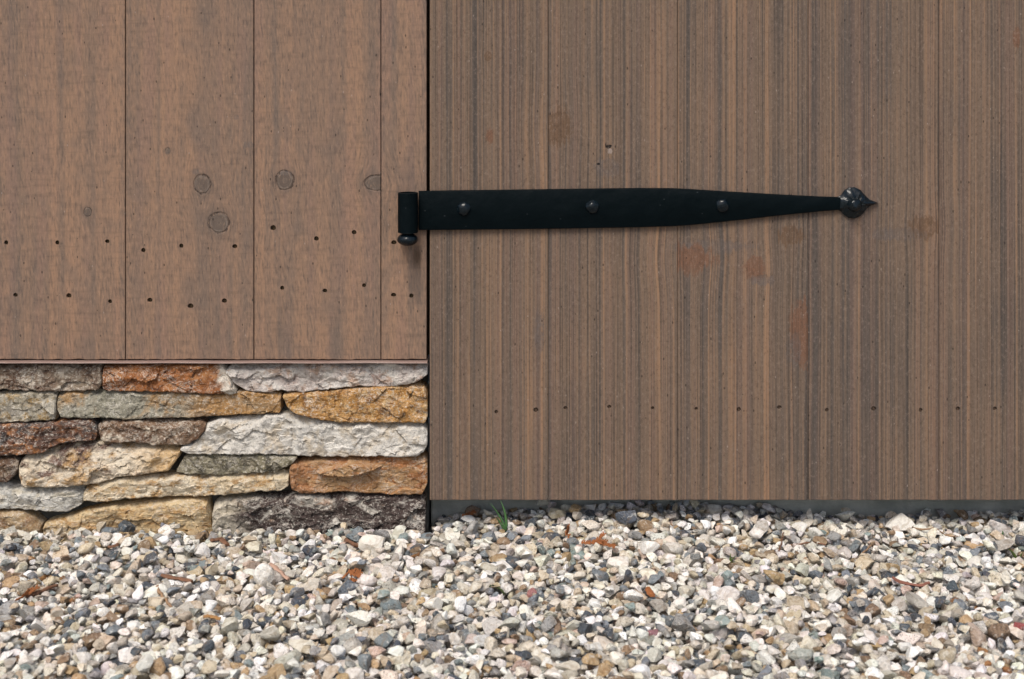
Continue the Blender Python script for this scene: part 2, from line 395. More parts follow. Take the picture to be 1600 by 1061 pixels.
# bolts with hammered domed heads
def dome(px, py, r, y, par, name='bolt', seed=1, h=.62):
    bm = bmesh.new(); bmesh.ops.create_icosphere(bm, subdivisions=3, radius=1)
    rr = random.Random(seed)
    pl = [(Vector((rr.gauss(0, 1), -abs(rr.gauss(0, .8)) - .35, rr.gauss(0, 1))).normalized(), rr.uniform(.84, .95)) for _ in range(16)]
    for v in bm.verts:
        for nrm, d in pl:
            q = v.co.dot(nrm)
            if q > d: v.co -= nrm * (q - d)
        v.co = Vector((v.co.x * r, v.co.y * r * h, v.co.z * r))
    bmesh.ops.delete(bm, geom=[v for v in bm.verts if v.co.y > r * .3], context='VERTS')
    bmesh.ops.holes_fill(bm, edges=bm.edges, sides=0)
    o = from_bm(name, bm, biron, par, False, Vector((X(px), y, Z(py))) - DX0); smooth_by_angle(o, 24)
    return o
for i, (px, py) in enumerate(((725, 325.5), (925, 322.5), (1127.5, 320))): dome(px, py, 11.2 * S, -.0064, hinge, seed=i + 3)
# finial: hammered teardrop tip
bm = bmesh.new()
cx, cy = 1333, 316.5
key = [(1306, 308.4), (1314, 304), (1319, 296.5), (1326, 292.6), (1334, 292), (1343, 296), (1350, 304), (1357, 311), (1371, 316.5), (1357, 321.5), (1350, 329.5), (1343, 337.5), (1334, 341), (1325, 340), (1318, 335.5), (1313, 330), (1306, 326.4)]
out = []
for a_, b_ in zip(key, key[1:] + key[:1]):
    for q in range(3): out.append((a_[0] + (b_[0] - a_[0]) * q / 3, a_[1] + (b_[1] - a_[1]) * q / 3))
NA = len(out)
lay = [(1., -.0012), (1., -.0034), (.88, -.0056), (.66, -.0082), (.45, -.0092), (.25, -.0094)]
rings = []
for f_, y in lay:
    rings.append([bm.verts.new((X(cx + (px - cx) * f_), y - (-.0020 * mn.noise(Vector((px * .11, py * .09, f_ * 3))) if f_ < 1 else 0), Z(cy + (py - cy) * f_))) for px, py in out])
for a in range(len(lay) - 1):
    for i in range(NA): bm.faces.new((rings[a][i], rings[a][(i + 1) % NA], rings[a + 1][(i + 1) % NA], rings[a + 1][i]))
bm.faces.new(rings[-1]); bm.faces.new(rings[0][::-1])
fo = from_bm('hinge_tip', bm, biron, hinge, False, -DX0); smooth_by_angle(fo, 22)
dome(1332, 318, 11.4 * S, -.0098, hinge, seed=9, h=.85)
# pintle: pin with a ball foot, held by the wall
def lathe(prof, n=32):
    bm = bmesh.new(); rg = []
    for r, z in prof: rg.append([bm.verts.new((r * math.cos(2 * math.pi * i / n), r * math.sin(2 * math.pi * i / n), z)) for i in range(n)])
    for a in range(len(prof) - 1):
        for i in range(n): bm.faces.new((rg[a][i], rg[a][(i + 1) % n], rg[a + 1][(i + 1) % n], rg[a + 1][i]))
    bm.faces.new(rg[0][::-1]); bm.faces.new(rg[-1]); return bm
zc_ = Z(371.5)
prof = [(.0012, zc_ - .0074)]
for i in range(1, 11):
    a = -math.pi / 2 + math.pi * i / 12
    prof.append((.0122 * math.cos(a) , zc_ + .0076 * math.sin(a)))
prof += [(.0085, zc_ + .0072), (.0078, Z(303)), (.006, Z(301.6)), (.002, Z(301.4))]
bm = lathe(prof)
bmesh.ops.translate(bm, verts=bm.verts, vec=(BXc - .0004, BY, 0))
bmesh.ops.create_cone(bm, cap_ends=True, segments=20, radius1=.0065, radius2=.0065, depth=.03, matrix=Matrix.Translation((BXc, BY + .018, zc_)) @ Matrix.Rotation(R(90), 4, 'X'))
po = from_bm('hinge_pintle', bm, biron, wall, False, -WX0); smooth_by_angle(po, 40)
po['label'] = 'black pin with rounded foot under the hinge barrel'

# ================================================================== stone base
def stone_mat(name, cols, dark=None, damt=.0, scale=26., grain=.35, streak=1., seed=0., veins=.55, grad=None):
    k = NT(name); v = k.vadd(k.obj(), (seed * 1.7, seed, seed * .6))
    vs = k.vmul(v, (1., 1., streak))
    n1 = k.noise(vs, scale, 4, .62, .6); n2 = k.noise(k.vadd(vs, (3.1, 1.2, 7.)), scale * 1.9, 4, .65, .4)
    c = k.mix(k.rng(n1, .40, .60), cols[0], cols[1])
    c = k.mix(k.rng(n2, .50, .63), c, cols[2])
    if dark:
        n3 = k.noise(k.vadd(vs, (7.7, 4.2, 1.)), scale * 1.1, 6, .72, .8)
        c = k.mix(k.rng(n3, 1 - damt - .05, 1 - damt + .05), c, dark)
    for (pa, pb_, gc_) in (grad or ()):
        xx = k.math('ADD', k.sep(k.obj())[0], k.math('MULTIPLY', k.math('SUBTRACT', n1, .5), .07))
        c = k.mix(k.math('MULTIPLY', k.rng(xx, X(pa) - X(330), X(pb_) - X(330)), k.rng(n2, .3, .5, .55, 1.)), c, gc_)
    g = k.noise(v, 330., 3, .75); g2 = k.noise(v, 120., 4, .7)
    c = k.mix(k.math('MULTIPLY', k.rng(g, .45, .30), grain * 1.2), c, (.035, .03, .026))
    c = k.mix(k.math('MULTIPLY', k.rng(g, .54, .68), grain * 1.25), c, (.70, .66, .58))
    c = k.mix(k.math('MULTIPLY', k.rng(g2, .5, .33), grain * 1.1), c, (.05, .042, .036))
    n4 = k.noise(k.vmul(v, (1., 1., 1.5)), 55., 5, .7, 1.2)
    vein = k.math('MULTIPLY', k.rng(k.math('ABSOLUTE', k.math('SUBTRACT', n4, .5)), .035, .0), k.rng(k.noise(v, 30., 2), .42, .62))
    c = k.mix(k.math('MULTIPLY', vein, veins), c, (.62, .58, .51))
    h = k.math('ADD', k.math('ADD', g2, k.math('MULTIPLY', g, .45)), k.math('MULTIPLY', k.noise(vs, 75., 4, .7), .7))
    return k.fin(c, .8, k.bump(h, .0026), .25)

SY = .002
STX0 = Vector((X(330), SY, -.02))
stone_wall = thing('stone_wall', STX0, 'low dry stacked wall of rough rust, cream and grey stones under the boards', 'wall')
def interp(pl, x):
    return float(np.interp(x, [p[0] for p in pl], [p[1] for p in pl]))
def rock(top, bot, mat, y0, amp=1., seed=0, label=None, extra=None, rtop=.0009, rbot=.0007, ledge=.004, thick=.05, fac=1.):
    x0, x1 = top[0][0], top[-1][0]
    nu = max(14, int((x1 - x0) * S / .00125)); hm = max(interp(bot, x) - interp(top, x) for x in np.linspace(x0, x1, 30))
    nv = max(10, int(hm * S / .00115))
    so = Vector((seed * 3.3, seed * 1.7, seed * .9))
    bm = bmesh.new(); G = []
    for i in range(nu + 1):
        # denser towards the two ends
        t = i / nu; t = t + .0 * math.sin(2 * math.pi * t)
        px = x0 + (x1 - x0) * t
        jt = (1.5 * mn.noise(Vector((px * .10, seed, 0))) + .7 * mn.noise(Vector((px * .33, seed, 5))))
        jb = (1.9 * mn.noise(Vector((px * .09, seed, 9))) + .7 * mn.noise(Vector((px * .3, seed, 14))))
        pt, pb = interp(top, px) + jt - .7, interp(bot, px) + jb + .9
        if pb - pt < .6: m_ = (pb + pt) / 2; pt, pb = m_ - .3, m_ + .3
        col = []
        for j in range(nv + 1):
            vv = j / nv
            py = pt + (pb - pt) * vv
            p = Vector((px * S, 0, py * S))
            et, eb = (py - pt) * S, (pb - py) * S
            el, er = (px - x0) * S, (x1 - px) * S
            drop = 0
            wob = 1 + .5 * mn.noise(p * 60 + so)
            for e, r in ((et, rtop * wob), (eb, rbot * wob), (el, .0011 * wob), (er, .0011 * wob)):
                q = 1 - min(e / r, 1); drop += r * (1 - math.sqrt(max(0, 1 - q * q)))
            lg = ledge * max(.1, .8 + 1.3 * mn.noise(Vector((px * .022, seed * 2.1, 3))) + .35 * mn.noise(Vector((px * .11, seed, 7))))
            lg = min(lg, .4 * (pb - pt) * S)
            if et < lg: drop += (1 - et / lg) * min(.011, lg * 1.7)
            drop = min(drop, .018)
            ps = Vector((p.x, p.z * 1.5, 0)) * 27 + so
            dists, pts_ = mn.voronoi(ps)
            c = pts_[0]; hv = mn.noise_vector(c * 3.7 + so)
            facet = (ps - c).dot(Vector((hv.x * .5, hv.y, 0))) / 27 * .44 + hv.z * .0015
            ps2 = Vector((p.x, p.z * 1.3, 1)) * 95 + so
            d2, p2 = mn.voronoi(ps2); h2 = mn.noise_vector(p2[0] * 2.9 + so)
            facet2 = (ps2 - p2[0]).dot(Vector((h2.x, h2.y, 0))) / 95 * .6
            disp = .0026 * mn.fractal(p * 22 + so, .8, 2.1, 3) * amp + (facet + .8 * facet2) * amp * fac + .0011 * mn.fractal(p * 130 + so, .7, 2., 3) * amp
            if extra: disp += extra(px, py)
            edge = min(1, min(et, eb, el, er) / .0018)
            y = y0 + drop - disp * (.75 + .25 * edge)
            jx = .0006 * mn.noise(p * 200 + so)
            col.append(bm.verts.new((X(px) + jx, y, Z(py))))
        G.append(col)
    for i in range(nu):
        for j in range(nv):
            bm.faces.new((G[i][j], G[i + 1][j], G[i + 1][j + 1], G[i][j + 1]))
    loop = [G[i][0] for i in range(nu + 1)] + [G[nu][j] for j in range(1, nv + 1)] + [G[i][nv] for i in range(nu - 1, -1, -1)] + [G[0][j] for j in range(nv - 1, 0, -1)]
    back = [bm.verts.new((q.co.x, y0 + thick, q.co.z)) for q in loop]
    L = len(loop)
    for i in range(L): bm.faces.new((loop[i], back[i], back[(i + 1) % L], loop[(i + 1) % L]))
    bm.faces.new(back)
    o = from_bm('stone', bm, mat, stone_wall, False, -STX0); smooth_by_angle(o, 26)
    if label: o['label'] = label
    return o

WHT, CRM, TAN, GRY, GRN = (.68, .65, .59), (.60, .51, .39), (.40, .29, .17), (.34, .32, .29), (.24, .23, .18)
RUST, ORG, GOLD, DBR, LIL = (.21, .080, .028), (.40, .17, .05), (.42, .25, .09), (.10, .058, .038), (.42, .37, .34)
BLK = (.045, .034, .030)
M = {
 'A1': stone_mat('stone_brown_grey', [(.17, .12, .085), (.23, .18, .13), (.36, .31, .25)], DBR, .46, 40, .45, seed=1),
 'A2': stone_mat('stone_rust', [RUST, (.29, .112, .036), (.36, .165, .065)], (.12, .045, .02), .42, 45, .35, seed=2, grad=[(338, 350, (.52, .47, .40))]),
 'A3': stone_mat('stone_lilac', [LIL, (.52, .49, .45), (.36, .26, .20)], (.30, .22, .19), .40, 30, .35, seed=3),
 'B1': stone_mat('stone_grey_olive', [(.26, .23, .17), (.36, .33, .27), (.30, .21, .10)], (.16, .14, .10), .42, 45, .4, seed=4),
 'B2': stone_mat('stone_olive', [(.22, .21, .16), (.29, .27, .215), (.31, .19, .085)], (.16, .145, .11), .40, 11, .4, seed=5, grad=[(270, 350, (.33, .185, .07))]),
 'B3': stone_mat('stone_amber', [(.33, .165, .045), (.43, .24, .085), (.46, .30, .14)], (.20, .09, .025), .42, 60, .5, seed=6),
 'C1': stone_mat('stone_dark_red', [(.14, .062, .034), (.095, .055, .042), (.30, .13, .05)], (.06, .05, .048), .46, 26, .45, 2.2, seed=7),
 'C2': stone_mat('stone_brown_white', [(.15, .088, .05), (.20, .13, .085), (.50, .43, .34)], (.11, .06, .035), .44, 34, .4, seed=8),
 'C3': stone_mat('stone_white', [(.50, .475, .43), (.60, .575, .525), (.46, .40, .315)], (.33, .32, .30), .40, 22, .38, seed=9),
 'D0': stone_mat('stone_dark_brown', [(.16, .09, .05), (.3, .24, .18), DBR], DBR, .45, 50, .4, seed=10),
 'D1': stone_mat('stone_cream', [CRM, (.60, .52, .40), (.44, .28, .13)], (.14, .085, .065), .44, 16, .35, 1.5, seed=11, grad=[(190, 270, (.48, .33, .17))]),
 'D2': stone_mat('stone_dark_olive', [(.19, .17, .11), (.27, .24, .17), (.36, .33, .26)], (.09, .08, .055), .44, 50, .5, seed=12),
 'D3': stone_mat('stone_orange_brown', [(.33, .175, .075), (.39, .24, .12), (.30, .13, .05)], (.19, .10, .05), .38, 24, .25, 2.6, seed=13, grad=[(510, 460, (.30, .145, .065))]),
 'E1': stone_mat('stone_pale_grey', [(.36, .35, .32), (.52, .51, .47), (.44, .40, .32)], (.23, .22, .19), .42, 26, .4, 2.6, seed=14),
 'E2': stone_mat('stone_sand', [(.50, .40, .26), (.58, .50, .37), (.40, .25, .11)], (.30, .19, .09), .38, 26, .38, 1.8, seed=15),
 'F0': stone_mat('stone_tan', [(.30, .20, .105), (.36, .26, .15), (.24, .14, .07)], (.2, .12, .06), .36, 30, .3, seed=16),
 'F1': stone_mat('stone_gold', [(.47, .33, .17), (.54, .42, .25), (.37, .22, .09)], (.26, .15, .06), .38, 20, .3, 6., seed=17),
 'F2': stone_mat('stone_black_white', [(.42, .39, .34), (.54, .51, .46), (.30, .20, .14)], (.055, .038, .034), .555, 19, .42, 1.6, seed=18, grad=[(400, 345, (.50, .45, .36))]),
}
def chip(px, py):                                          # the flake that stands off the orange brown stone
    u = (px - 545) / 52; v = (py - (733 - (px - 545) * .10)) / 11
    d = abs(u) ** 1.3 + abs(v) ** 1.2
    return .010 * max(0, min(1, (1 - d) / .2)) if d < 1 else 0
def slope(px, py):
    return .006 * max(0, min(1, (py - 700) / 50))
ST = [
 ('A1', [(-130, 574), (0, 574), (30, 571.5), (90, 571), (157.5, 571)], [(-130, 610), (0, 608), (60, 611), (100, 611), (130, 610), (152, 609), (157.5, 600)], 0, .8, 'dull brown stone with pale cracks'),
 ('A2', [(160, 574), (180, 572), (215, 570), (290, 569.5), (346, 569), (352, 576), (369, 612)], [(160, 606), (170, 610), (240, 611), (310, 613), (350, 615), (369, 613.5)], -.003, .9, 'rust orange stone with a white end'),
 ('A3', [(352, 580), (360, 572), (420, 570), (500, 568), (600, 569), (660, 567.5), (668, 570)], [(352, 581), (365, 598), (385, 611), (420, 612), (440, 609), (470, 613), (490, 610), (520, 607), (560, 603), (600, 604), (640, 600), (660, 590), (668, 585)], -.001, .9, 'long pale lilac grey stone'),
 ('B1', [(-110, 618), (0, 616), (40, 614), (80, 614), (86.5, 618)], [(-110, 662), (0, 661), (40, 659), (86.5, 655)], .001, .8, None),
 ('B2', [(88.5, 618), (100, 614), (140, 612.5), (200, 613), (260, 614), (340, 616), (380, 614), (430, 615), (438, 618)], [(88.5, 640), (95, 652), (140, 653), (170, 653), (200, 655), (240, 653), (300, 652), (340, 650), (375, 647), (400, 647), (436, 646), (438, 640)], 0, .75, 'long olive grey stone turning amber at one end'),
 ('B3', [(442.5, 618), (455, 616), (500, 613.5), (560, 608), (620, 604), (656, 602), (664, 606), (668, 616)], [(442.5, 620), (450, 636), (460, 645), (490, 653), (530, 658), (600, 659), (664, 659), (668, 650)], -.003, .65, 'amber coloured stone'),
 ('C1', [(-120, 667), (0, 665), (60, 663), (120, 658), (140, 657), (148, 666), (151, 675)], [(-120, 712), (0, 711), (50, 708), (68, 706), (80, 697), (95, 692), (130, 687), (148, 687), (151, 680)], -.004, 1.1, 'dark reddish brown layered stone'),
 ('C2', [(153, 664), (160, 660), (200, 659), (260, 659), (315, 660), (321, 664)], [(153, 668), (158, 688), (190, 692), (205, 688), (240, 694), (290, 694), (310, 684), (321, 672)], -.003, .8, 'small brown stone with white veins'),
 ('C3', [(282, 702), (300, 690), (322, 665), (340, 657), (390, 653), (430, 650), (450, 650), (480, 656), (520, 659.5), (570, 662), (640, 663), (660, 664), (667.5, 672)], [(282, 704), (300, 708), (340, 709), (420, 708), (470, 711), (540, 712), (590, 711), (620, 713), (650, 711), (662, 705), (667.5, 695)], -.003, .9, 'largest whitish grey stone'),
 ('D0', [(-90, 716), (0, 717), (20, 717), (27, 723)], [(-90, 752), (0, 754), (10, 754), (22, 742), (27, 733)], .001, .9, None),
 ('D1', [(29, 722), (36, 715), (68, 709), (93, 698), (153, 693), (198, 696), (262, 698), (280, 704)], [(29, 744), (37, 761), (85, 761), (153, 755), (184, 745), (225, 740), (263, 735), (280, 712)], .001, 1.1, 'rounded cream stone with dark blotches'),
 ('D2', [(275, 735), (285, 717), (300, 712), (340, 712), (400, 712), (440, 713), (463, 715)], [(275, 738), (290, 741), (340, 742), (390, 739), (430, 738), (455, 725), (463, 717)], 0, .8, 'thin dark olive stone'),
 ('D3', [(452, 728), (462, 724), (500, 720), (560, 717.5), (600, 716), (650, 714.5), (664, 715), (667.5, 720)], [(452, 745), (455, 765), (470, 771), (540, 768), (620, 773), (660, 772), (667.5, 755)], 0, .7, 'orange brown stone with a raised flake'),
 ('E1', [(-80, 756), (0, 758), (30, 766), (70, 766), (120, 762), (128, 768)], [(-80, 800), (0, 795), (40, 797), (100, 801), (120, 793), (128, 786)], .0, 1.0, 'pale grey lens shaped stone'),
 ('E2', [(130, 766), (150, 757.5), (180, 751), (210, 747), (270, 745), (300, 745.5), (350, 744), (400, 741), (440, 739), (450, 741)], [(130, 782), (160, 784), (200, 778), (240, 776), (300, 775), (350, 773), (400, 767), (435, 767), (450, 760)], -.001, .9, 'long sand coloured stone'),
 ('F0', [(-100, 800), (0, 801), (35, 803), (50, 813), (62, 824)], [(-100, 855), (0, 855), (30, 855), (62, 850)], -.003, .7, None),
 ('F1', [(66, 822), (100, 812), (130, 802), (170, 794), (210, 789), (260, 784), (310, 779), (322, 784), (329, 810)], [(66, 850), (120, 856), (250, 856), (329, 856)], 0, .9, 'golden stone with a fibrous grain'),
 ('F2', [(331, 792), (340, 785), (400, 779), (450, 778), (540, 775.5), (600, 776), (656, 777.5), (664, 782)], [(331, 850), (400, 856), (550, 856), (664, 852)], .001, 1.0, 'pale stone with large black blotches'),
]
LEDGE = {'A3': .006, 'C3': .009, 'C2': .006, 'B1': .0045, 'F2': .008, 'D3': .0045, 'E2': .008, 'E1': .009, 'D1': .008, 'F1': .005}
for i, (key, t_, b_, y0, amp, lab) in enumerate(ST):
    rock(t_, b_, M[key], SY + y0, amp, i + 1, lab, chip if key == 'D3' else slope if key == 'D1' else None, ledge=LEDGE.get(key, .0035))
# the wall goes on beyond the frame
for i, (key, x0, x1, p0, p1) in enumerate((('C3', -330, -133, 573, 612), ('B3', -300, -113, 618, 662), ('E2', -320, -123, 667, 712), ('C2', -300, -93, 718, 752), ('D3', -310, -83, 757, 798), ('A2', -320, -103, 802, 856))):
    rock([(x0, p0 + 4), (x0 + 40, p0), (x1 - 30, p0 + 1), (x1, p0 + 5)], [(x0, p1 - 5), (x0 + 60, p1), (x1 - 40, p1 - 1), (x1, p1 - 6)], M[key], SY, .8, 40 + i)
# mortar behind and between
k = NT('mortar'); v = k.obj()
mort = k.fin(k.mix(k.noise(v, 60., 4, .6), (.06, .06, .055), (.16, .156, .142)), .9, k.bump(k.noise(v, 130., 5, .7), .004), .2)
bm = bmesh.new(); nx, nz = 170, 44; G = []
for i in range(nx + 1):
    col = []
    for j in range(nz + 1):
        x = X(-330) + (X(666) - X(-330)) * i / nx; z = -.03 + (Z(564.5) + .03) * j / nz
        y = SY + .025 + .005 * mn.fractal(Vector((x * 45, z * 45, 2)), .8, 2, 3)
        col.append(bm.verts.new((x, y, z)))
    G.append(col)
for i in range(nx):
    for j in range(nz): bm.faces.new((G[i][j], G[i + 1][j], G[i + 1][j + 1], G[i][j + 1]))
lp = [G[i][0] for i in range(nx + 1)] + [G[nx][j] for j in range(1, nz + 1)] + [G[i][nz] for i in range(nx - 1, -1, -1)] + [G[0][j] for j in range(nz - 1, 0, -1)]
bk = [bm.verts.new((q.co.x, .10, q.co.z)) for q in lp]
for i in range(len(lp)): bm.faces.new((lp[i], bk[i], bk[(i + 1) % len(lp)], lp[(i + 1) % len(lp)]))
bm.faces.new(bk)
from_bm('mortar', bm, mort, stone_wall, True, -STX0)

# ================================================================== gravel: settled stone by stone on a height field
rs = np.random.RandomState(11)
GX0, GX1, GY0, GY1, CELL = -.95, .95, -.56, .075, .0014
NXc, NYc = int((GX1 - GX0) / CELL), int((GY1 - GY0) / CELL)
gx = (np.arange(NXc) + .5) * CELL + GX0; gy = (np.arange(NYc) + .5) * CELL + GY0
def lowf(x, y):
    return .0035 * np.sin(x * 9 + 1.3) * np.cos(y * 11 + .4) + .0022 * np.sin(x * 23 + y * 17) + .0018 * np.cos(x * 41 - y * 31 + 2)
px_c = [560, 668, 700, 760, 860, 920, 1000, 1100, 1170, 1250, 1330, 1420, 1500, 1560, 1700]
py_c = [804, 804, 804, 799, 790, 787, 787, 786, 790, 802, 804, 804, 801, 796, 796]
bx = [X(p, FY) for p in px_c]; bz = [Z(p, FY) - .002 for p in py_c]
def base(x, y):
    b = lowf(x, y) * np.clip(-y / .08, 0, 1)
    e = np.interp(x, bx, bz)
    f = np.clip((y + .05) / (FY + .03), 0, 1) * (x > -.12)
    return b * (1 - f) + e * f
Bf = base(gx[:, None], gy[None, :])
H = Bf - .019
def ico(sub):
    bm = bmesh.new(); bmesh.ops.create_icosphere(bm, subdivisions=sub, radius=1)
    v = np.array([q.co[:] for q in bm.verts]); f = np.array([[q.index for q in t.verts] for t in bm.faces]); bm.free(); return v, f
V2, F2 = ico(3); V1, F1 = ico(2)
def shape(V, rs, ncut=11):
    p = V.copy()
    for _ in range(ncut):
        n_ = rs.normal(size=3); n_ /= np.linalg.norm(n_); d = rs.uniform(.34, .80)
        q = p @ n_; p -= np.outer(np.maximum(q - d, 0) * .97, n_)
    p *= 1 + .05 * np.array([mn.noise(Vector(tuple(a * 2.2 + rs_off))) for rs_off in (rs.uniform(0, 50, 3),) for a in V])[:, None]
    p -= p.mean(0); return p / np.abs(p).max(0)
SH1, SH2 = [], []
for q in range(60):
    SH1.append(shape(V1, np.random.RandomState(q + 90))); SH2.append(shape(V2, np.random.RandomState(q + 90)))
PAL = [((.83, .80, .735), 23), ((.87, .855, .82), 14), ((.72, .665, .565), 15), ((.59, .505, .385), 13), ((.53, .50, .445), 13), ((.36, .355, .34), 8), ((.21, .235, .255), 7), ((.08, .095, .115), 4.5),
       ((.46, .33, .19), 4.5), ((.28, .195, .125), 4), ((.34, .17, .07), .4), ((.57, .44, .37), 1.6), ((.28, .335, .325), 1.6)]
pw = np.array([q[1] for q in PAL], float); pw /= pw.sum(); pc = np.array([q[0] for q in PAL])
def rotm(rs, tilt):
    a = rs.uniform(0, 6.283); t = float(np.clip(rs.normal() * tilt, -.75, .75)); b = rs.uniform(0, 6.283)
    Rz = np.array([[math.cos(a), -math.sin(a), 0], [math.sin(a), math.cos(a), 0], [0, 0, 1]])
    ax = np.array([math.cos(b), math.sin(b), 0]); K = np.array([[0, -ax[2], ax[1]], [ax[2], 0, -ax[0]], [-ax[1], ax[0], 0]])
    return (np.eye(3) + math.sin(t) * K + (1 - math.cos(t)) * K @ K) @ Rz
def settle(vv, x, y, sink=.0012):
    ix = np.clip(((vv[:, 0] + x - GX0) / CELL).astype(int), 0, NXc - 1); iy = np.clip(((vv[:, 1] + y - GY0) / CELL).astype(int), 0, NYc - 1)
    lo = vv[:, 2] < 0
    gap = H[ix[lo], iy[lo]] - vv[lo, 2]
    z = np.partition(gap, -3)[-3] - sink
    return z, ix, iy
def drop(vv, x, y, sink=.0012):
    z, ix, iy = settle(vv, x, y, sink)
    up = vv[:, 2] > -.0005
    np.maximum.at(H, (ix[up], iy[up]), z + vv[up, 2])
    return z
def ymax(x, r):
    return np.where(x < -.092, -.006 - r * .8, FY - r * .7)
out_v, out_f, out_c = [], [], []; nvt = 0
def add(vv, ff, col, sp):
    global nvt
    out_v.append(vv.astype(np.float32)); out_f.append(ff + nvt); nvt += len(vv)
    out_c.append(np.tile(np.array([*col, sp], np.float32), (len(vv), 1)))
def inview(x, y):
    d = D + y; px = 800 + x * F / d; return (px > -60) & (px < 1660) & (y > -.47)
def one(L, top, K, sinks):
    L = float(L); q_ = rs.randint(60)
    T = (np.array([L, L * rs.uniform(.62, .92), L * rs.uniform(.42, .74)]), rotm(rs, .42).T)
    vv = (SH1[q_] * T[0]) @ T[1]
    best = None
    for _ in range(K):
        x = rs.uniform(GX0 + .01, GX1 - .01); y = rs.uniform(GY0 + .01, FY)
        if y > ymax(x, L): continue
        z, _, _ = settle(vv, x, y, sinks)
        q = z - base(x, y)
        if best is None or q < best[0]: best = (q, x, y)
    if best is None: return
    x, y = best[1], best[2]
    hi = top and L > .0042 and inview(x, y)
    if hi: vv = (SH2[q_] * T[0]) @ T[1]
    z = drop(vv, x, y, sinks)
    c = pc[rs.choice(len(PAL), p=pw)] * rs.uniform(.8, 1.12) * (1 + rs.normal(size=3) * .02)
    add(vv + np.array([x, y, z]), F2 if hi else F1, np.clip(c, .02, .90), rs.rand())
Lr = lambda: np.clip(np.exp(rs.normal(math.log(.0053), .35)), .0030, .0132)
for _ in range(7500): one(Lr() * 1.15, False, 2, .002)
for _ in range(16500): one(Lr(), True, 5, .0013)
for _ in range(2600): one(np.clip(np.exp(rs.normal(math.log(.0040), .25)), .0025, .007), True, 6, .001)
shift = float(np.mean((H - Bf)[150:-150, 80:-60])) - .001
print('gravel', len(out_v), 'shift', shift)
av = np.concatenate(out_v); av[:, 2] -= shift; af = np.concatenate(out_f); ac = np.concatenate(out_c); H -= shift
me = bpy.data.meshes.new('gravel')
me.vertices.add(len(av)); me.vertices.foreach_set('co', av.ravel())
me.loops.add(af.size); me.loops.foreach_set('vertex_index', af.ravel().astype(np.int32))
me.polygons.add(len(af)); me.polygons.foreach_set('loop_start', np.arange(0, af.size, 3, dtype=np.int32))
at = me.attributes.new('tone', 'FLOAT_COLOR', 'POINT'); at.data.foreach_set('color', ac.ravel())
me.update(calc_edges=True)
me.polygons.foreach_set('use_smooth', np.ones(len(af), bool))
me.set_sharp_from_angle(angle=R(38))
def pebble_mat(name, attr=None, col=None, sp=.4):
    k = NT(name); v = k.obj()
    if attr:
        a = k.t.nodes.new("ShaderNodeAttribute"); a.attribute_name = attr; c = a.outputs['Color']; s_ = a.outputs['Alpha']
    else: c, s_ = col, sp
    n1 = k.noise(v, 240., 4, .7); n2 = k.noise(v, 480., 3, .72); n3 = k.noise(v, 110., 3, .6, 1.)
    sat = k.mix(1., c, c, 'MULTIPLY')
    c1 = k.mix(k.math('MULTIPLY', k.rng(n3, .48, .66), .55), c, k.mix(.5, sat, (.36, .25, .15)))
    c1 = k.mix(k.math('MULTIPLY', k.rng(n1, .52, .34), .5), c1, sat)
    pep = k.math('MULTIPLY', k.rng(n2, .44, .36), k.rng(s_, .45, .9))
    c1 = k.mix(k.math('MULTIPLY', pep, .75), c1, (.06, .06, .065))
    n5 = k.noise(v, 150., 4, .65, .5)
    c1 = k.mix(k.math('MULTIPLY', k.rng(n5, .56, .66), .45), c1, (.80, .77, .70))
    c1 = k.mix(k.math('MULTIPLY', k.rng(n2, .60, .72), .45), c1, (.78, .76, .72))
    return k.fin(c1, k.rng(n1, .3, .7, .5, .8), k.bump(k.math('ADD', n1, k.math('MULTIPLY', n2, .5)), .0022), .3)
gv = link('gravel', me, pebble_mat('gravel_stones', 'tone'))
tag(gv, 'bed of small white, tan and slate grey gravel stones covering the ground', 'gravel', None, 'stuff')

# single stones that stand out of the gravel
def pebble(px, py, wpx, hpx, col, label, sp=.4, rot=0., tilt=.15, seed=0, flat=.6):
    r_ = np.random.RandomState(seed + 500)
    x, y = ground(px, py)
    sc = (D + y) / F
    L = wpx / 2 * sc
    vv = shape(V2, r_, 10) * np.array([L, L * flat * 1.1, hpx / 2 * sc])
    ca, sa = math.cos(rot), math.sin(rot)
    vv = vv @ np.array([[math.cos(tilt), 0, math.sin(tilt)], [0, 1, 0], [-math.sin(tilt), 0, math.cos(tilt)]]) @ np.array([[ca, sa, 0], [-sa, ca, 0], [0, 0, 1]])
    y = min(y, float(ymax(x, L * .7)))
    z = drop(vv, x, y, .004)
    me = bpy.data.meshes.new('pebble'); me.from_pydata([tuple(q) for q in vv], [], [tuple(int(i) for i in t) for t in F2]); me.update()
    o = link('pebble', me, pebble_mat('pebble_' + str(seed), None, (*col, 1), sp)); smooth_by_angle(o, 38)
    o.location = (x, y, z)
    tag(o, label, 'pebble', 'larger stones lying in the gravel', 'thing')
pebble(1408, 824, 54, 24, (.72, .69, .63), 'largest white stone lying in the gravel right below the concrete footing', seed=1)
pebble(584, 870, 48, 30, (.80, .76, .68), 'big cream stone in the gravel below the pale stone with black blotches', seed=2)
pebble(980, 828, 37, 20, (.10, .115, .14), 'dark slate blue stone in the gravel below the middle of the door', .9, seed=3)
pebble(737, 838, 30, 26, (.46, .45, .43), 'smooth grey oval stone in the gravel beside the grass tuft', .2, .6, .5, seed=4)
pebble(262, 826, 12, 30, (.21, .21, .24), 'small upright slate chip leaning on the golden stone', .1, .3, .3, seed=5, flat=.7)
pebble(412, 915, 32, 40, (.86, .83, .77), 'tall bright white pointed stone in the gravel left of the dark blue one', .1, .2, .2, seed=6)
pebble(543, 928, 36, 24, (.15, .175, .205), 'speckled dark blue grey stone in the gravel', .9, .4, .2, seed=7)
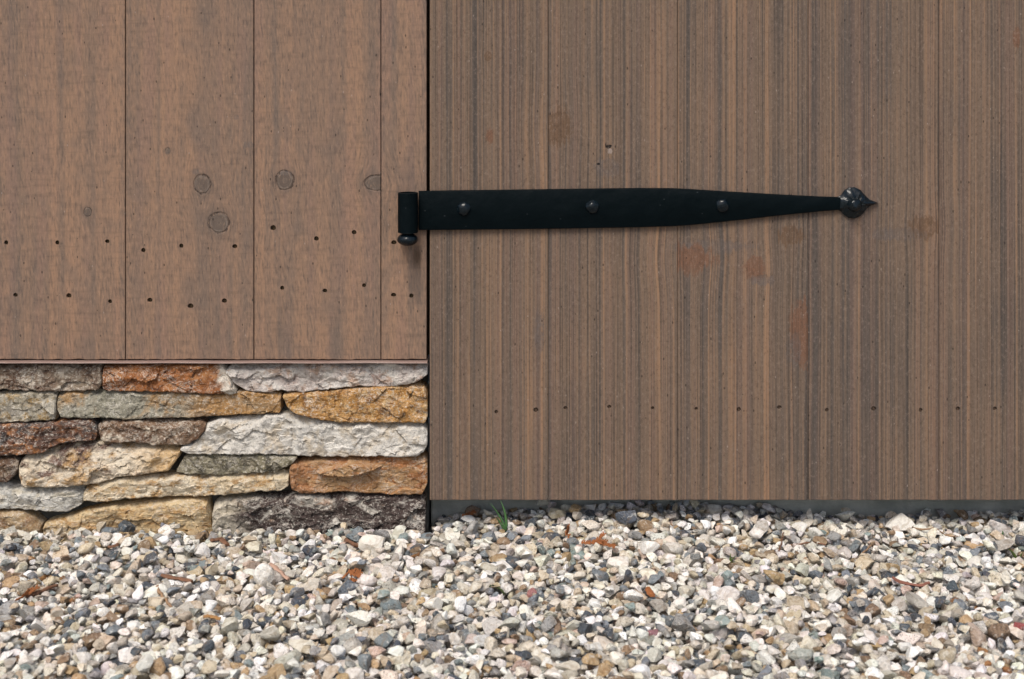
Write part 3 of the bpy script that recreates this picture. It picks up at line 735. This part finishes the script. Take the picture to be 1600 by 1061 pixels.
pebble(236, 888, 30, 20, (.10, .105, .115), 'black broken stone in the gravel below the golden stone', .2, seed=8)
pebble(1012, 876, 40, 22, (.86, .84, .80), 'long bright white stone just right of the orange conifer sprig', .1, -.2, .1, seed=9)
pebble(830, 934, 18, 15, (.42, .20, .19), 'small pinkish red stone in the gravel', .1, seed=10)
pebble(1430, 978, 22, 16, (.075, .08, .09), 'little black stone low in the gravel towards the right', .1, seed=11)
pebble(1020, 990, 20, 14, (.30, .15, .17), 'small plum coloured stone low in the middle of the gravel', .1, seed=12)
pebble(1592, 1000, 22, 18, (.36, .10, .10), 'dark red stone at the right edge of the gravel', .2, seed=13)
pebble(1135, 925, 26, 18, (.31, .37, .36), 'blue green slate stone in the gravel', .1, .1, .2, seed=14)

# ------------------------------------------------------------------ twigs, bark, sprigs, grass
def hgt(x, y, r=2):
    ix, iy = int((x - GX0) / CELL), int((y - GY0) / CELL)
    return float(np.percentile(H[max(0, ix - r):ix + r + 1, max(0, iy - r):iy + r + 1], 75))
def tube(bm, pts, rad, n=7):
    rg = []
    for i, p in enumerate(pts):
        t = (pts[min(i + 1, len(pts) - 1)] - pts[max(i - 1, 0)]).normalized()
        a = t.orthogonal().normalized(); b = t.cross(a)
        r = rad[i] if isinstance(rad, (list, tuple)) else rad
        rg.append([bm.verts.new(p + (a * math.cos(2 * math.pi * q / n) + b * math.sin(2 * math.pi * q / n)) * r) for q in range(n)])
    for i in range(len(pts) - 1):
        for q in range(n): bm.faces.new((rg[i][q], rg[i][(q + 1) % n], rg[i + 1][(q + 1) % n], rg[i + 1][q]))
    bm.faces.new(rg[0][::-1]); bm.faces.new(rg[-1])
def along(pix, n, lift, jit=.0008, seed=0):
    pts = []
    for i in range(n):
        t = i / (n - 1) * (len(pix) - 1); a = min(int(t), len(pix) - 2); f = t - a
        px = pix[a][0] * (1 - f) + pix[a + 1][0] * f; py = pix[a][1] * (1 - f) + pix[a + 1][1] * f
        x, y = ground(px, py); pts.append(Vector((x, y, hgt(x, y))))
    zs = np.array([p.z for p in pts]); 
    kz = np.convolve(np.pad(zs, 4, mode='edge'), np.ones(9) / 9, 'valid')
    r_ = random.Random(seed)
    for p, z, z0 in zip(pts, kz, zs): p.z = max(z, z0 - .003) + lift; p.x += r_.uniform(-jit, jit); p.y += r_.uniform(-jit, jit)
    return pts
bark = simple('bark_brown', (.17, .085, .05), .85, .5, 200, .0008, 500)
drytw = simple('dry_twig', (.27, .17, .10), .85, .4, 200, .0006, 600)
rusty = simple('rusty_needles', (.27, .10, .035), .8, .5, 220, .0006, 600)
greenm = simple('grass_green', (.06, .145, .045), .5, .4, 120, .0002, 500, .4)
mossm = simple('moss_green', (.09, .13, .03), .9, .5, 200, .001, 600)
def place(name, bm, mat, label, cat, group=None, smooth=True):
    lo = Vector((sum(v.co.x for v in bm.verts) / len(bm.verts), sum(v.co.y for v in bm.verts) / len(bm.verts), min(v.co.z for v in bm.verts)))
    o = from_bm(name, bm, mat, None, smooth, -lo); o.location = lo
    return tag(o, label, cat, group, 'thing')
def twig(pix, r0, r1, mat, label, seed=0, lift=.002, n=16):
    pts = along(pix, n, lift, .0006, seed); bm = bmesh.new()
    r_ = random.Random(seed)
    tube(bm, pts, [(r0 + (r1 - r0) * i / (n - 1)) * r_.uniform(.8, 1.2) for i in range(n)])
    return place('twig', bm, mat, label, 'twig', 'twigs lying on the gravel')
twig([(40, 940), (60, 934), (90, 922)], .0026, .0016, bark, 'short reddish brown twig with an orange tip at the left edge of the gravel', 1)
twig([(1425, 836), (1460, 838), (1500, 848)], .0012, .0006, drytw, 'long thin dry twig on the gravel near the largest white stone', 2, .004, 22)
twig([(1232, 851), (1262, 858), (1290, 866)], .0013, .0008, bark, 'thin brown twig slanting across the gravel below the concrete footing', 3, .003)
twig([(1348, 872), (1362, 860), (1364, 858)], .0012, .0008, drytw, 'tiny tan twig pointing up the gravel', 4, .003)
twig([(1217, 872), (1222, 850), (1224, 846)], .0009, .0006, bark, 'short dark upright twig next to the thin brown slanting one', 5, .004)
twig([(540, 850), (556, 860), (578, 862)], .0022, .0026, bark, 'curved reddish bark twig above the big cream stone', 6, .003)
twig([(243, 935), (255, 948), (268, 960)], .0022, .0014, drytw, 'stubby pinkish tan wood splinter on the gravel', 7, .003)
def chipo(pix, wd, th, mat, label, seed):
    pts = along(pix, 9, .003, .0004, seed); bm = bmesh.new(); r_ = random.Random(seed); rows = []
    for i, p in enumerate(pts):
        t = (pts[min(i + 1, 8)] - pts[max(i - 1, 0)]).normalized(); s = t.cross(Vector((0, .4, 1))).normalized(); u = s.cross(t)
        ww = wd * (.45 + .55 * math.sin(math.pi * (i + .6) / 9.4)) * r_.uniform(.85, 1.1)
        rows.append([bm.verts.new(p + s * ww * a + u * (b + .25 * th * r_.uniform(-1, 1))) for a, b in ((-1, 0), (-.6, th), (.1, th * 1.3), (.7, th), (1, 0), (0, -th * .4))])
    for i in range(8):
        for q in range(6): bm.faces.new((rows[i][q], rows[i][(q + 1) % 6], rows[i + 1][(q + 1) % 6], rows[i + 1][q]))
    bm.faces.new(rows[0][::-1]); bm.faces.new(rows[-1])
    return place('bark_chip', bm, mat, label, 'bark chip', 'bark chips on the gravel', False)
chipo([(252, 914), (275, 917), (300, 922)], .0040, .0022, bark, 'long brown bark chip below the black broken stone', 1)
chipo([(423, 894), (436, 900), (450, 904)], .0042, .0018, simple('pink_wood', (.42, .27, .20), .8), 'pale pinkish wood chip above the tall white stone', 2)
chipo([(185, 862), (178, 866), (168, 868)], .0030, .0018, bark, 'small red brown bark chip near the left end of the gravel', 3)
chipo([(1395, 917), (1412, 926), (1440, 930), (1452, 926)], .0026, .0018, simple('red_bark', (.20, .085, .06), .8), 'curled reddish bark strip low on the right of the gravel', 4)
chipo([(330, 852), (345, 846), (356, 853)], .0050, .0018, bark, 'dark brown leaf like bark flake below the joint of golden and blotched stones', 5)
chipo([(1012, 936), (1020, 944)], .0046, .0018, rusty, 'bright orange bark bit in the middle of the gravel', 6)
chipo([(318, 1010 - 22), (330, 986), (344, 988)], .0036, .002, simple('ochre_bark', (.30, .16, .06), .8), 'ochre brown bark bit low on the left of the gravel', 7)
def sprig(pix, label, seed, nb=3, n=18, r=.0019):
    r_ = random.Random(seed); pts = along(pix, n, .0035, .0003, seed); bm = bmesh.new()
    def scales(pp):
        for i, p in enumerate(pp):
            t = (pp[min(i + 1, len(pp) - 1)] - pp[max(i - 1, 0)]).normalized()
            for s in (-1, 1):
                d = (t + Vector((r_.uniform(-.5, .5), r_.uniform(-.5, .5), r_.uniform(0, .6))) + t.orthogonal() * s * .8).normalized()
                mt = Matrix.Translation(p + d * r * .8) @ d.to_track_quat('Z', 'Y').to_matrix().to_4x4() @ Matrix.Diagonal((r * .5, r * .4, r * 1.2, 1))
                bmesh.ops.create_icosphere(bm, subdivisions=1, radius=1, matrix=mt)
    tube(bm, pts, r * .4, 5); scales(pts)
    for b in range(nb):
        p = pts[r_.randrange(3, n - 3)]; t = (pts[-1] - pts[0]).normalized(); d = (t + Vector((r_.uniform(-.6, .6), r_.uniform(-1, 1), .2))).normalized()
        br = [p + d * (.0022 * q) for q in range(6)]; tube(bm, br, r * .35, 5); scales(br)
    return place('conifer_sprig', bm, rusty, label, 'sprig', 'rusty conifer sprigs on the gravel', False)
sprig([(909, 866), (930, 868), (945, 876), (960, 882)], 'largest bright orange conifer sprig on the gravel below the door', 1, 4, 22)
sprig([(722, 818), (732, 812), (740, 810)], 'rusty conifer sprig tucked under the door beside the grass tuft', 2, 2, 12)
sprig([(536, 916), (545, 910), (553, 914)], 'small rusty sprig just above the speckled dark blue grey stone', 3, 3, 9, .0022)
sprig([(24, 948), (40, 941), (50, 937)], 'frayed orange sprig at the end of the reddish twig', 4, 3, 12)
sprig([(884, 848), (889, 858)], 'tiny orange sprig left of the largest orange one', 5, 1, 7)
def blade(bm, base_, tip, wd, bend, n=9):
    rows = []
    for i in range(n):
        t = i / (n - 1); p = base_.lerp(tip, t) + Vector(bend) * (4 * t * (1 - t))
        ww = wd * (1 - t) ** .6 * (.6 + .8 * min(1, t * 4)) * .7 + .00008
        rows.append([bm.verts.new(p + Vector(q)) for q in ((-ww, 0, 0), (0, .35 * ww + .0002, 0), (ww, 0, 0), (0, .35 * ww - .0003, 0))])
    for i in range(n - 1):
        for q in range(4): bm.faces.new((rows[i][q], rows[i][(q + 1) % 4], rows[i + 1][(q + 1) % 4], rows[i + 1][q]))
    bm.faces.new(rows[0][::-1]); bm.faces.new(rows[-1])
def tuft(px, py, blades, label, mat=None):
    x, y = ground(px, py); b0 = Vector((x, y, hgt(x, y) - .003))
    t = thing('grass_tuft', b0, label, 'grass tuft', 'grass tufts in the gravel')
    for (tx, ty, dy, wd, bend) in blades:
        bm = bmesh.new(); yy = y + dy
        blade(bm, Vector((0, 0, 0)), Vector((X(tx, yy), yy, Z(ty, yy))) - b0, wd, bend)
        from_bm('blade', bm, mat or greenm, t, True)
tuft(790, 834, [(766, 786, .002, .0020, (.004, 0, -.002)), (782, 782, .004, .0022, (.003, 0, 0)), (775, 808, -.006, .0015, (-.002, 0, .004))], 'green grass tuft of thin blades at the foot of the door near the stones')
tuft(1562, 852, [(1552, 832, .004, .0018, (0, 0, 0)), (1566, 829, 0, .0018, (.002, 0, 0)), (1575, 838, 0, .0016, (0, 0, .002))], 'short green grass tuft at the right end of the gravel')
tuft(1590, 868, [(1574, 858, -.004, .0022, (0, 0, .003)), (1598, 862, 0, .0016, (0, 0, 0))], 'flat green blades lying at the right edge of the gravel', mossm)
tuft(1140, 880, [(1128, 872, 0, .0012, (0, 0, .002)), (1152, 868, 0, .0012, (0, 0, .002)), (1142, 864, .003, .001, (0, 0, 0)), (1160, 876, 0, .001, (0, 0, .001))], 'wispy yellow green seedling in the gravel below the door', mossm)
tuft(776, 926, [(764, 918, -.002, .0030, (0, 0, .003)), (788, 930, -.004, .0034, (0, 0, .003)), (778, 915, .003, .0024, (0, 0, .002))], 'dark mossy sprout low in the middle of the gravel', simple('dark_moss', (.045, .06, .02), .8))
tuft(448, 868, [(444, 860, 0, .0018, (0, 0, .001)), (454, 863, 0, .0018, (0, 0, .001))], 'tiny yellow green leaf sprout near the left middle of the gravel', mossm)
